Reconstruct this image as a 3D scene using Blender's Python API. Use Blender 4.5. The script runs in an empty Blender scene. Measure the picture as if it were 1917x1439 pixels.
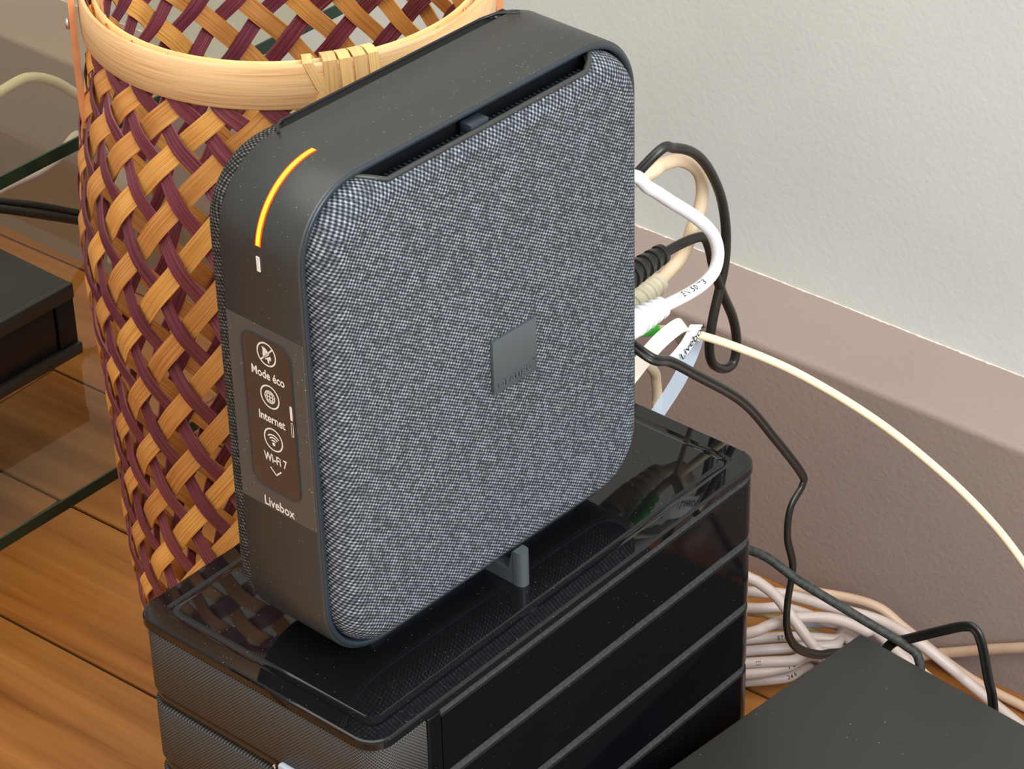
import bpy, bmesh, math, random
from mathutils import Vector, Matrix
random.seed(7)
S = bpy.context.scene
COL = S.collection
PI = math.pi

# ------------------------------------------------------------------ camera
cam_d = bpy.data.cameras.new('camera'); cam = bpy.data.objects.new('camera', cam_d); COL.objects.link(cam)
cam_d.sensor_width = 36.0; cam_d.lens = 102.17; cam_d.clip_start = 0.02; cam_d.clip_end = 50
Rv = Vector((0.651254, -0.758479, -0.024053)); Uv = Vector((0.432886, 0.345283, 0.832700)); Dv = Vector((0.623280, 0.552711, -0.553202))
cam.matrix_world = Matrix(((Rv.x, Uv.x, -Dv.x, -0.581336), (Rv.y, Uv.y, -Dv.y, -0.720550), (Rv.z, Uv.z, -Dv.z, 0.958463), (0, 0, 0, 1)))
S.camera = cam

# ------------------------------------------------------------------ light
S.view_settings.view_transform = 'Standard'; S.view_settings.look = 'None'
S.view_settings.gamma = 1.0; S.view_settings.use_curve_mapping = False
S.view_settings.exposure = 0.0
w = bpy.data.worlds.new('room_ambient'); S.world = w; w.use_nodes = True
w.node_tree.nodes['Background'].inputs[0].default_value = (1.0, 0.97, 0.93, 1)
w.node_tree.nodes['Background'].inputs[1].default_value = 0.62
def area(name, loc, aim, sx, sy, power, col):
    l = bpy.data.lights.new(name, 'AREA'); l.shape = 'RECTANGLE'; l.size = sx; l.size_y = sy; l.energy = power; l.color = col
    o = bpy.data.objects.new(name, l); COL.objects.link(o); o.location = loc
    o.rotation_euler = (Vector(aim) - Vector(loc)).to_track_quat('-Z', 'Y').to_euler()
    return o
area('window_light', (-0.4, -1.8, 1.35), (0.35, 0.0, 0.3), 1.1, 1.3, 57, (0.85, 0.94, 1.0))
area('ceiling_bounce', (-0.6, 0.2, 2.5), (-0.6, 0.2, 0.0), 2.6, 2.6, 60, (1.0, 0.94, 0.85))  # added soft panel, stands in for light bounced down off the ceiling

# ------------------------------------------------------------------ materials
def nt(name):
    m = bpy.data.materials.new(name); m.use_nodes = True
    t = m.node_tree; return m, t, t.nodes['Principled BSDF']
def N(t, typ, **kw):
    n = t.nodes.new(typ)
    for k, v in kw.items():
        if k in n.inputs: n.inputs[k].default_value = v
        else: setattr(n, k, v)
    return n
def L(t, a, b): t.links.new(a, b)
def math_n(t, op, a, b=None):
    n = t.nodes.new('ShaderNodeMath'); n.operation = op
    for i, v in enumerate((a, b)):
        if v is None: continue
        if isinstance(v, (int, float)): n.inputs[i].default_value = v
        else: L(t, v, n.inputs[i])
    return n.outputs[0]
def ramp(t, fac, stops):
    r = t.nodes.new('ShaderNodeValToRGB'); e = r.color_ramp.elements
    while len(e) > 1: e.remove(e[-1])
    e[0].position = stops[0][0]; e[0].color = (*stops[0][1], 1)
    for p, c in stops[1:]:
        x = e.new(p); x.color = (*c, 1)
    L(t, fac, r.inputs[0]); return r.outputs[0]
def bump(t, b, h, strength, dist):
    n = N(t, 'ShaderNodeBump', Strength=strength, Distance=dist); L(t, h, n.inputs['Height']); L(t, n.outputs[0], b.inputs['Normal'])
def lin(r, g, b):
    f = lambda c: (c / 255 / 12.92) if c <= 10 else ((c / 255 + 0.055) / 1.055) ** 2.4
    return (f(r), f(g), f(b))
def plain(name, col, rough=0.5, spec=0.5, noise=0.0, scale=200, bmp=0.0, metal=0.0):
    m, t, b = nt(name)
    b.inputs['Base Color'].default_value = (*col, 1); b.inputs['Roughness'].default_value = rough
    b.inputs['Specular IOR Level'].default_value = spec; b.inputs['Metallic'].default_value = metal
    if noise or bmp:
        tc = N(t, 'ShaderNodeTexCoord'); n = N(t, 'ShaderNodeTexNoise', Scale=scale, Detail=3.0); L(t, tc.outputs['Object'], n.inputs['Vector'])
        if noise:
            L(t, ramp(t, n.outputs[0], [(0.3, tuple(c * (1 - noise) for c in col)), (0.7, tuple(c * (1 + noise) for c in col))]), b.inputs['Base Color'])
        if bmp: bump(t, b, n.outputs[0], bmp, 0.001)
    return m
def specks(name, col, rough, dust, scale, thr, spec=0.5, haze=0.0):
    """dark plastic with settled dust specks"""
    m, t, b = nt(name); tc = N(t, 'ShaderNodeTexCoord')
    v = N(t, 'ShaderNodeTexVoronoi', Scale=scale); L(t, tc.outputs['Object'], v.inputs['Vector'])
    big = N(t, 'ShaderNodeTexNoise', Scale=scale * 0.12, Detail=4.0); L(t, tc.outputs['Object'], big.inputs['Vector'])
    size = math_n(t, 'MULTIPLY', big.outputs[0], thr)
    f = math_n(t, 'LESS_THAN', v.outputs['Distance'], size)
    h = N(t, 'ShaderNodeTexNoise', Scale=scale * 0.5, Detail=6.0); L(t, tc.outputs['Object'], h.inputs['Vector'])
    hz = math_n(t, 'MULTIPLY', math_n(t, 'POWER', big.outputs[0], 3.0), math_n(t, 'MULTIPLY', h.outputs[0], haze))
    fac = math_n(t, 'ADD', math_n(t, 'MULTIPLY', f, 0.6), hz)
    mx = N(t, 'ShaderNodeMix', data_type='RGBA'); L(t, fac, mx.inputs[0]); mx.inputs[6].default_value = (*col, 1); mx.inputs[7].default_value = (*dust, 1)
    L(t, mx.outputs[2], b.inputs['Base Color'])
    L(t, math_n(t, 'ADD', math_n(t, 'MULTIPLY', fac, 0.5), rough), b.inputs['Roughness']); b.inputs['Specular IOR Level'].default_value = spec
    return m

M = {}
# wall paint
def wallmat(name, col, bs):
    m, t, b = nt(name); tc = N(t, 'ShaderNodeTexCoord')
    n1 = N(t, 'ShaderNodeTexNoise', Scale=330.0, Detail=2.0); L(t, tc.outputs['Object'], n1.inputs['Vector'])
    n2 = N(t, 'ShaderNodeTexNoise', Scale=7.0, Detail=5.0); L(t, tc.outputs['Object'], n2.inputs['Vector'])
    L(t, ramp(t, n2.outputs[0], [(0.3, tuple(c * 0.93 for c in col)), (0.7, tuple(c * 1.05 for c in col))]), b.inputs['Base Color'])
    b.inputs['Roughness'].default_value = 0.6; b.inputs['Specular IOR Level'].default_value = 0.3
    h = math_n(t, 'ADD', n1.outputs[0], math_n(t, 'MULTIPLY', n2.outputs[0], 1.5)); bump(t, b, h, bs, 0.0012)
    return m
M['wall_white'] = wallmat('wall_paint_white', lin(207, 209, 203), 0.14)
M['wall_brown'] = wallmat('wall_paint_taupe', lin(151, 133, 125), 0.2)
M['crack'] = plain('paint_edge_white', lin(214, 206, 192), 0.7, 0.3, 0.15, 300)
# wood floor
def woodmat():
    m, t, b = nt('oak_plank'); tc = N(t, 'ShaderNodeTexCoord'); oi = N(t, 'ShaderNodeObjectInfo')
    mp = N(t, 'ShaderNodeMapping'); mp.inputs['Scale'].default_value = (38, 2.2, 10)
    off = N(t, 'ShaderNodeVectorMath', operation='SCALE'); off.inputs['Scale'].default_value = 40.0
    cb = N(t, 'ShaderNodeCombineXYZ'); L(t, oi.outputs['Random'], cb.inputs[0]); L(t, oi.outputs['Random'], cb.inputs[1]); L(t, cb.outputs[0], off.inputs[0])
    ad = N(t, 'ShaderNodeVectorMath', operation='ADD'); L(t, tc.outputs['Object'], mp.inputs[0]); L(t, mp.outputs[0], ad.inputs[0]); L(t, off.outputs[0], ad.inputs[1])
    n = N(t, 'ShaderNodeTexNoise', Scale=1.0, Detail=6.0, Roughness=0.6, Distortion=0.6); L(t, ad.outputs[0], n.inputs['Vector'])
    mp2 = N(t, 'ShaderNodeMapping'); mp2.inputs['Scale'].default_value = (5, 0.35, 1); L(t, ad.outputs[0], mp2.inputs[0])
    f = N(t, 'ShaderNodeTexNoise', Scale=1.6, Detail=3.0); L(t, mp2.outputs[0], f.inputs['Vector'])
    c = ramp(t, n.outputs[0], [(0.28, lin(116, 66, 26)), (0.46, lin(154, 98, 46)), (0.72, lin(176, 120, 64))])
    hs = N(t, 'ShaderNodeHueSaturation'); L(t, c, hs.inputs['Color'])
    L(t, math_n(t, 'ADD', math_n(t, 'MULTIPLY', oi.outputs['Random'], 0.22), math_n(t, 'ADD', math_n(t, 'MULTIPLY', f.outputs[0], 0.35), 0.72)), hs.inputs['Value'])
    L(t, hs.outputs[0], b.inputs['Base Color']); b.inputs['Roughness'].default_value = 0.32; b.inputs['Specular IOR Level'].default_value = 0.4
    bump(t, b, n.outputs[0], 0.12, 0.001)
    return m
M['wood'] = woodmat()
M['joint'] = plain('plank_joint_dark', lin(40, 26, 16), 0.8)
# basket
def stripmat(name, cs, inner):
    m, t, b = nt(name); uv = N(t, 'ShaderNodeUVMap'); oi = N(t, 'ShaderNodeObjectInfo')
    mp = N(t, 'ShaderNodeMapping'); mp.inputs['Scale'].default_value = (14, 1300, 1); L(t, uv.outputs[0], mp.inputs[0])
    cb = N(t, 'ShaderNodeCombineXYZ'); L(t, math_n(t, 'MULTIPLY', oi.outputs['Random'], 90.0), cb.inputs[0]); L(t, math_n(t, 'MULTIPLY', oi.outputs['Random'], 70.0), cb.inputs[1])
    ad = N(t, 'ShaderNodeVectorMath', operation='ADD'); L(t, mp.outputs[0], ad.inputs[0]); L(t, cb.outputs[0], ad.inputs[1])
    n = N(t, 'ShaderNodeTexNoise', Scale=1.0, Detail=3.0, Roughness=0.6); L(t, ad.outputs[0], n.inputs['Vector'])
    c = ramp(t, n.outputs[0], [(0.3, cs[0]), (0.5, cs[1]), (0.75, cs[2])])
    hs = N(t, 'ShaderNodeHueSaturation'); L(t, c, hs.inputs['Color'])
    L(t, math_n(t, 'ADD', math_n(t, 'MULTIPLY', oi.outputs['Random'], 0.35), 0.82), hs.inputs['Value'])
    L(t, math_n(t, 'ADD', math_n(t, 'MULTIPLY', oi.outputs['Random'], 0.012), 0.496), hs.inputs['Hue'])
    L(t, hs.outputs[0], b.inputs['Base Color']); b.inputs['Roughness'].default_value = 0.42; b.inputs['Specular IOR Level'].default_value = 0.4
    bump(t, b, n.outputs[0], 0.35, 0.0008)
    return m
M['tan_strip'] = stripmat('bamboo_tan', (lin(190, 118, 50), lin(224, 158, 84), lin(236, 180, 108)), None)
M['purple_strip'] = stripmat('bamboo_purple', (lin(84, 28, 46), lin(118, 54, 70), lin(150, 94, 104)), None)
M['rim'] = stripmat('bamboo_hoop', (lin(226, 170, 108), lin(246, 202, 144), lin(250, 216, 168)), None)
M['lash'] = stripmat('bamboo_lashing', (lin(220, 164, 98), lin(240, 194, 130), lin(246, 208, 150)), None)
M['leather'] = plain('tan_leather', lin(206, 138, 90), 0.5, 0.4, 0.12, 120, 0.1)
M['steel'] = plain('bright_steel', (0.8, 0.8, 0.8), 0.2, 0.5, metal=1.0)
# router
M['shell'] = specks('charcoal_plastic', lin(49, 50, 48), 0.42, lin(150, 146, 138), 420, 0.16, 0.5)
M['rim_dark'] = plain('blue_black_plastic', lin(38, 47, 54), 0.3, 0.5)
M['void'] = plain('black_interior', (0.004, 0.004, 0.005), 0.6, 0.2)
M['film'] = specks('protective_film', lin(78, 77, 74), 0.3, lin(170, 168, 160), 380, 0.2, 0.5)
M['display'] = plain('display_brown_black', lin(70, 56, 48), 0.3, 0.5, 0.08, 60)
M['print'] = plain('white_print', lin(232, 226, 214), 0.5, 0.3)
M['badge'] = plain('badge_grey', lin(74, 80, 82), 0.4, 0.5)
def fabricmat(name, dark, mid, light):
    m, t, b = nt(name); uv = N(t, 'ShaderNodeUVMap')
    mp = N(t, 'ShaderNodeMapping'); mp.inputs['Rotation'].default_value = (0, 0, math.radians(32)); L(t, uv.outputs[0], mp.inputs[0])
    nz = N(t, 'ShaderNodeTexNoise', Scale=240.0, Detail=2.0); L(t, uv.outputs[0], nz.inputs['Vector'])
    jit = N(t, 'ShaderNodeVectorMath', operation='SCALE'); jit.inputs['Scale'].default_value = 0.0004; L(t, nz.outputs['Color'], jit.inputs[0])
    ad = N(t, 'ShaderNodeVectorMath', operation='ADD'); L(t, mp.outputs[0], ad.inputs[0]); L(t, jit.outputs[0], ad.inputs[1])
    sx = N(t, 'ShaderNodeSeparateXYZ'); L(t, ad.outputs[0], sx.inputs[0])
    p = 0.0016
    a = math_n(t, 'SINE', math_n(t, 'MULTIPLY', sx.outputs[0], 2 * PI / p)); c = math_n(t, 'SINE', math_n(t, 'MULTIPLY', sx.outputs[1], 2 * PI / (p * 0.8)))
    wv = math_n(t, 'ADD', math_n(t, 'MULTIPLY', math_n(t, 'ADD', a, c), 0.25), 0.5)
    vo = N(t, 'ShaderNodeTexVoronoi', Scale=700.0); L(t, ad.outputs[0], vo.inputs['Vector'])
    sv = N(t, 'ShaderNodeSeparateXYZ'); L(t, vo.outputs['Color'], sv.inputs[0])
    k = math_n(t, 'MULTIPLY', wv, math_n(t, 'ADD', math_n(t, 'MULTIPLY', sv.outputs[0], 0.5), 0.58))
    L(t, ramp(t, k, [(0.10, dark), (0.45, mid), (0.9, light)]), b.inputs['Base Color'])
    b.inputs['Roughness'].default_value = 0.8; b.inputs['Specular IOR Level'].default_value = 0.25
    bump(t, b, wv, 0.9, 0.0005)
    return m
M['fabric'] = fabricmat('woven_grey_fabric', lin(28, 31, 35), lin(80, 85, 91), lin(160, 165, 171))
M['fabric_back'] = fabricmat('woven_black_fabric', lin(14, 14, 14), lin(50, 49, 47), lin(120, 118, 114))
def emit(name, col, s):
    m, t, b = nt(name); b.inputs['Base Color'].default_value = (*col, 1); b.inputs['Emission Color'].default_value = (*col, 1); b.inputs['Emission Strength'].default_value = s
    return m
M['led'] = emit('led_amber', (1.0, 0.42, 0.01), 2.2)
M['led_halo'] = emit('led_orange_halo', (1.0, 0.06, 0.0), 0.55)  # orange glow around the LED, put into a colour of its own
# server
M['gloss'] = specks('piano_black', (0.005, 0.005, 0.006), 0.03, lin(120, 116, 108), 330, 0.13, 0.45, 0.03)
M['gloss_side'] = specks('piano_black_side', (0.003, 0.003, 0.004), 0.1, lin(110, 108, 104), 330, 0.1, 0.2, 0.03)
M['dusty'] = plain('dusty_black', lin(44, 44, 43), 0.55, 0.4, 0.5, 600)
M['core'] = plain('black_core', (0.006, 0.006, 0.007), 0.4, 0.4)
def meshmat():
    m, t, b = nt('perforated_steel'); uv = N(t, 'ShaderNodeUVMap')
    mp = N(t, 'ShaderNodeMapping'); mp.inputs['Rotation'].default_value = (0, 0, math.radians(45)); L(t, uv.outputs[0], mp.inputs[0])
    v = N(t, 'ShaderNodeTexVoronoi', Scale=900.0, Randomness=0.0); v.voronoi_dimensions = '2D'; L(t, mp.outputs[0], v.inputs['Vector'])
    h = math_n(t, 'SMOOTH_MIN', math_n(t, 'MULTIPLY', v.outputs['Distance'], 2.0), 0.85)
    c = ramp(t, v.outputs['Distance'], [(0.30, (0.004, 0.004, 0.004)), (0.40, lin(76, 73, 68))])
    L(t, c, b.inputs['Base Color']); b.inputs['Roughness'].default_value = 0.5; b.inputs['Specular IOR Level'].default_value = 0.35
    bump(t, b, h, 0.6, 0.0006)
    return m
M['mesh'] = meshmat()
M['slot'] = plain('glossy_slot_black', (0.02, 0.015, 0.011), 0.15, 0.5)
M['silver'] = plain('silver_plastic', lin(176, 184, 196), 0.35, 0.5)
M['matte_box'] = specks('matte_black_paint', lin(46, 45, 42), 0.5, lin(150, 146, 136), 160, 0.09, 0.4)
M['player'] = plain('satin_black', lin(34, 33, 31), 0.35, 0.45, 0.1, 60)
M['player_front'] = plain('deep_black', (0.004, 0.004, 0.004), 0.3, 0.3)
# cables
M['white_pvc'] = plain('white_pvc', lin(238, 238, 240), 0.4, 0.45)
M['beige_pvc'] = plain('beige_pvc', lin(214, 190, 158), 0.45, 0.4, 0.05, 60)
M['beige_boot'] = plain('beige_boot', lin(206, 196, 170), 0.45, 0.4)
M['cream_pvc'] = plain('cream_pvc', lin(240, 218, 180), 0.45, 0.4, 0.04, 40)
M['grey_pvc'] = plain('grey_pvc', lin(190, 174, 166), 0.42, 0.45, 0.06, 50)
M['tan_pvc'] = plain('tan_pvc', lin(190, 160, 136), 0.45, 0.4, 0.08, 50)
M['yellow_pvc'] = plain('yellowed_pvc', lin(200, 172, 116), 0.45, 0.4, 0.08, 50)
M['blue_pvc'] = plain('bluish_grey_pvc', lin(176, 182, 196), 0.4, 0.45)
M['black_pvc'] = plain('black_pvc', lin(30, 29, 27), 0.35, 0.5, 0.15, 90)
M['dusty_pvc'] = plain('dusty_black_pvc', lin(50, 50, 47), 0.6, 0.4, 0.5, 500)
M['green'] = plain('green_plastic', lin(90, 216, 84), 0.4, 0.5)
M['ink'] = plain('black_ink', (0.01, 0.01, 0.01), 0.6, 0.3)
M['paper'] = plain('white_label', lin(238, 240, 244), 0.5, 0.4)
M['tie'] = plain('cream_tie', lin(226, 212, 198), 0.5, 0.4)
def clearmat(name, col, op):
    m, t, b = nt(name); b.inputs['Base Color'].default_value = (*col, 1); b.inputs['Roughness'].default_value = 0.35
    b.inputs['Alpha'].default_value = op; return m
M['tail'] = clearmat('translucent_plastic', lin(190, 200, 214), 0.6)
def glassmat():
    m = bpy.data.materials.new('clear_glass'); m.use_nodes = True; t = m.node_tree; t.nodes.clear()
    o = N(t, 'ShaderNodeOutputMaterial'); tr = N(t, 'ShaderNodeBsdfTransparent'); tr.inputs[0].default_value = (0.94, 0.925, 0.85, 1)
    g = N(t, 'ShaderNodeBsdfGlossy', Roughness=0.03); fr = N(t, 'ShaderNodeFresnel', IOR=1.5); mx = N(t, 'ShaderNodeMixShader')
    ge = N(t, 'ShaderNodeNewGeometry'); L(t, math_n(t, 'MULTIPLY', fr.outputs[0], math_n(t, 'SUBTRACT', 1.0, ge.outputs['Backfacing'])), mx.inputs[0]); L(t, tr.outputs[0], mx.inputs[1]); L(t, g.outputs[0], mx.inputs[2]); L(t, mx.outputs[0], o.inputs[0])
    return m
M['glass'] = glassmat()
M['glass_edge'] = plain('glass_edge_green', lin(14, 44, 32), 0.15, 0.6, 0.3, 30)

# ------------------------------------------------------------------ mesh helpers
def link(o, parent=None):
    COL.objects.link(o)
    if parent is not None: o.parent = parent
    return o
def mesh_obj(name, verts, faces, mat, parent=None, smooth=False, uvs=None, mats=None, fmat=None):
    me = bpy.data.meshes.new(name); me.from_pydata([tuple(v) for v in verts], [], faces); me.update()
    if uvs:
        ul = me.uv_layers.new(name='UVMap')
        for lp in me.loops: ul.data[lp.index].uv = uvs[lp.vertex_index]
    for x in (mats or [mat]): me.materials.append(x)
    if fmat:
        for p in me.polygons: p.material_index = fmat[p.index]
    if smooth:
        me.polygons.foreach_set('use_smooth', [True] * len(me.polygons))
    return link(bpy.data.objects.new(name, me), parent)
def sharp(o, deg=40):
    bm = bmesh.new(); bm.from_mesh(o.data)
    bmesh.ops.recalc_face_normals(bm, faces=bm.faces)
    for e in bm.edges:
        if len(e.link_faces) == 2 and e.calc_face_angle(0) > math.radians(deg): e.smooth = False
    for f in bm.faces: f.smooth = True
    bm.to_mesh(o.data); bm.free(); return o
def tag(o, label=None, cat=None, group=None, kind=None):
    if label: o['label'] = label
    if cat: o['category'] = cat
    if group: o['group'] = group
    if kind: o['kind'] = kind
    return o
def thing(name, label, cat, loc=(0, 0, 0), rz=0.0, group=None):
    o = bpy.data.objects.new(name, None); o.empty_display_size = 0.02; COL.objects.link(o)
    o.location = loc; o.rotation_euler = (0, 0, rz); return tag(o, label, cat, group)
def bm_obj(name, bm, mat, parent=None, smooth=True):
    me = bpy.data.meshes.new(name); bm.to_mesh(me); bm.free(); me.materials.append(mat)
    o = link(bpy.data.objects.new(name, me), parent)
    if smooth: sharp(o)
    return o
def box_bm(x0, x1, y0, y1, z0, z1, bev=0.0, seg=2, bm=None):
    bm2 = bmesh.new(); bmesh.ops.create_cube(bm2, size=1.0)
    for v in bm2.verts:
        v.co = Vector(((x0 + x1) / 2 + v.co.x * (x1 - x0), (y0 + y1) / 2 + v.co.y * (y1 - y0), (z0 + z1) / 2 + v.co.z * (z1 - z0)))
    if bev: bmesh.ops.bevel(bm2, geom=list(bm2.edges), offset=bev, segments=seg, affect='EDGES', profile=0.5)
    if bm is not None:
        me = bpy.data.meshes.new('t'); bm2.to_mesh(me); bm2.free(); bm.from_mesh(me); bpy.data.meshes.remove(me); return bm
    return bm2
def box(name, x0, x1, y0, y1, z0, z1, mat, parent=None, bev=0.0, seg=2):
    return bm_obj(name, box_bm(x0, x1, y0, y1, z0, z1, bev, seg), mat, parent, bool(bev))
def catmull(pts, n):
    P = [Vector(p) for p in pts]; P = [P[0] * 2 - P[1]] + P + [P[-1] * 2 - P[-2]]; out = []
    for i in range(1, len(P) - 2):
        p0, p1, p2, p3 = P[i - 1:i + 3]
        for k in range(n):
            u = k / n
            out.append(0.5 * ((2 * p1) + (p2 - p0) * u + (2 * p0 - 5 * p1 + 4 * p2 - p3) * u * u + (3 * p1 - p0 - 3 * p2 + p3) * u ** 3))
    out.append(P[-2]); return out
def frames(path, up=Vector((0, 0, 1))):
    T = []
    for i in range(len(path)):
        d = path[min(i + 1, len(path) - 1)] - path[max(i - 1, 0)]; T.append(d.normalized())
    n = (up - T[0] * up.dot(T[0]))
    if n.length < 1e-3: n = Vector((1, 0, 0)) - T[0] * T[0].x
    n.normalize(); F = []
    for t in T:
        n = (n - t * n.dot(t)).normalized(); F.append((t, n, t.cross(n)))
    return F
def tube_data(path, prof, up=Vector((0, 0, 1)), cap=True):
    """prof: list of (a,b) section points, or function(i,n)->list"""
    F = frames(path, up); vs = []; fs = []; m = None
    for i, p in enumerate(path):
        pr = prof(i, len(path)) if callable(prof) else prof; m = len(pr)
        for a, b in pr: vs.append(p + F[i][1] * a + F[i][2] * b)
    for i in range(len(path) - 1):
        for k in range(m):
            fs.append((i * m + k, i * m + (k + 1) % m, (i + 1) * m + (k + 1) % m, (i + 1) * m + k))
    if cap: fs += [tuple(range(m - 1, -1, -1)), tuple(range((len(path) - 1) * m, len(path) * m))]
    return vs, fs
def circ(r, n=10): return [(r * math.cos(2 * PI * k / n), r * math.sin(2 * PI * k / n)) for k in range(n)]
def tube(name, path, r, mat, parent=None, n=10, prof=None, up=Vector((0, 0, 1))):
    vs, fs = tube_data(path, prof or circ(r, n), up)
    o = mesh_obj(name, vs, fs, mat, parent); return sharp(o, 50)
def tape(name, path, w, th, mat, parent, up):
    """flat strip: width along the frame's binormal of up"""
    return tube(name, path, 0, mat, parent, prof=[(th / 2, w / 2), (-th / 2, w / 2), (-th / 2, -w / 2), (th / 2, -w / 2)], up=up)
def rrect(x0, x1, y0, y1, r, n=10, side=1):
    """rounded rectangle ccw, list of (x,y,nx,ny); side = subdivisions of straight runs"""
    out = []
    cs = [(x1 - r, y0 + r, -PI / 2), (x1 - r, y1 - r, 0), (x0 + r, y1 - r, PI / 2), (x0 + r, y0 + r, PI)]
    for ci, (cx, cy, a0) in enumerate(cs):
        for k in range(n + 1):
            a = a0 + PI / 2 * k / n; out.append((cx + r * math.cos(a), cy + r * math.sin(a), math.cos(a), math.sin(a)))
        nx_, ny_, na = cs[(ci + 1) % 4]
        ax, ay = out[-1][0], out[-1][1]; bx, by = nx_ + r * math.cos(na), ny_ + r * math.sin(na)
        for k in range(1, side): out.append((ax + (bx - ax) * k / side, ay + (by - ay) * k / side, out[-1][2], out[-1][3]))
    return out
def loft(rings, closed=True, cap0=False, cap1=False):
    n = len(rings[0]); vs = [v for r in rings for v in r]; fs = []
    for i in range(len(rings) - 1):
        for k in range(n if closed else n - 1):
            fs.append((i * n + k, i * n + (k + 1) % n, (i + 1) * n + (k + 1) % n, (i + 1) * n + k))
    if cap0: fs.append(tuple(range(n - 1, -1, -1)))
    if cap1: fs.append(tuple(range((len(rings) - 1) * n, len(rings) * n)))
    return vs, fs
def text_mesh(body, size, ext=0.0, bold=0.0, align='LEFT', spacing=1.0):
    c = bpy.data.curves.new('txt', 'FONT'); c.body = body; c.size = size; c.extrude = ext; c.offset = bold; c.align_x = align; c.space_character = spacing; c.resolution_u = 3
    o = bpy.data.objects.new('txt', c); COL.objects.link(o)
    dg = bpy.context.evaluated_depsgraph_get(); dg.update()
    me = bpy.data.meshes.new_from_object(o.evaluated_get(dg)); bpy.data.objects.remove(o); bpy.data.curves.remove(c)
    return me
def text_obj(name, body, size, mat, parent, origin, xdir, ydir, bold=0.0, ext=0.0, fit=None):
    me = text_mesh(body, size, ext, bold); xs = [v.co.x for v in me.vertices]
    k = fit / (max(xs) - min(xs)) if fit else 1.0; x0 = min(xs)
    X = Vector(xdir).normalized(); Y = Vector(ydir).normalized(); Z = X.cross(Y)
    for v in me.vertices: v.co = Vector(origin) + X * ((v.co.x - x0) * k) + Y * v.co.y + Z * v.co.z
    me.materials.clear(); me.materials.append(mat); me.name = name
    return link(bpy.data.objects.new(name, me), parent)
def text_on_path(name, body, size, path, i0, mat, parent, nrm, r):
    """print letters one after another on the outside of a cable"""
    vs = []; fs = []; s = 0.0; d = [0.0]
    for a, b in zip(path, path[1:]): d.append(d[-1] + (b - a).length)
    s = d[i0]
    for ch in body:
        if ch == ' ': s += size * 0.4; continue
        me = text_mesh(ch, size, 0, 0.00004); xs = [v.co.x for v in me.vertices]; wd = max(xs)
        j = next((q for q in range(len(d) - 1) if d[q + 1] > s + wd / 2), len(d) - 2); u = (s + wd / 2 - d[j]) / (d[j + 1] - d[j])
        p = path[j].lerp(path[j + 1], u); X = (path[j + 1] - path[j]).normalized(); n = Vector(nrm); n = (n - X * n.dot(X)).normalized(); Y = n.cross(X)
        b0 = len(vs)
        for v in me.vertices:
            h = v.co.y - size * 0.35; a = h / r
            vs.append(p + X * (v.co.x - wd / 2) + (n * math.cos(a) + Y * math.sin(a)) * (r * 1.03))
        fs += [tuple(b0 + q for q in f.vertices) for f in me.polygons]; bpy.data.meshes.remove(me); s += wd + size * 0.12
    return mesh_obj(name, vs, fs, mat, parent)

# ------------------------------------------------------------------ the room
TH = math.radians(0.7775); WN = Vector((math.cos(TH), math.sin(TH), 0)); WD = 0.44110
wroot = WN * WD
def wall_obj(o):
    o.location = wroot; o.rotation_euler = (0, 0, TH); return tag(o, kind='structure')
LEDGE = 0.148; DEP = 0.0536
wall_obj(box('wall_right', DEP, DEP + 0.12, -3.0, 2.6, 0.0, 2.6, M['wall_white']))
def plinth():
    prof = [(0.0, 0.0), (0.0, LEDGE - 0.004)] + [(0.004 - 0.004 * math.cos(a), LEDGE - 0.004 + 0.004 * math.sin(a)) for a in [PI / 2 * k / 6 for k in range(1, 7)]] + [(DEP - 0.0005, LEDGE + 0.001), (DEP - 0.0005, 0.0)]
    rng = random.Random(3); ys = [-3.0 + 0.02 * k for k in range(281)]; vs = []; m = len(prof)
    w1 = [rng.uniform(-1, 1) for _ in ys]
    for i, y in enumerate(ys):
        a = sum(w1[max(0, i - 2):i + 3]) / 5 * 0.0010; b = sum(w1[max(0, i - 3):i + 2]) / 5 * 0.0008
        for j, (x, z) in enumerate(prof):
            up = 1.0 if 1 <= j <= 7 else 0.0
            vs.append((x + a * up, y, z + b * up))
    fs = [(i * m + k, (i + 1) * m + k, (i + 1) * m + (k + 1) % m, i * m + (k + 1) % m) for i in range(len(ys) - 1) for k in range(m)]
    fs += [tuple(range(m)), tuple(range((len(ys) - 1) * m + m - 1, (len(ys) - 1) * m - 1, -1))]
    return sharp(wall_obj(mesh_obj('baseboard_right', vs, fs, M['wall_brown'])), 50)
plinth()
def paint_edge():
    rng = random.Random(11); vs = []; fs = []; n = 900
    for i in range(n):
        y = -0.9 + 2.0 * i / (n - 1); d = 0.0008 + 0.0009 * abs(math.sin(y * 31) * math.sin(y * 83)) + (rng.random() ** 6) * 0.0014
        h = 0.0010 + rng.random() * 0.0004
        vs += [(DEP - d, y, LEDGE + 0.0002), (DEP - d * 0.7, y, LEDGE + 0.0008), (DEP - 0.0004, y, LEDGE + h), (DEP + 0.001, y, LEDGE + h), (DEP + 0.001, y, LEDGE + 0.0002)]
    for i in range(n - 1):
        for k in range(5): fs.append((i * 5 + k, (i + 1) * 5 + k, (i + 1) * 5 + (k + 1) % 5, i * 5 + (k + 1) % 5))
    wall_obj(mesh_obj('trim_1', vs, fs, M['crack']))
paint_edge()
FA = math.radians(2.5)
fl = box('floor', -2.0, 0.60, -2.4, 2.0, -0.05, -0.0025, M['joint']); fl.rotation_euler = (0, 0, FA); tag(fl, kind='structure')
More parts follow.
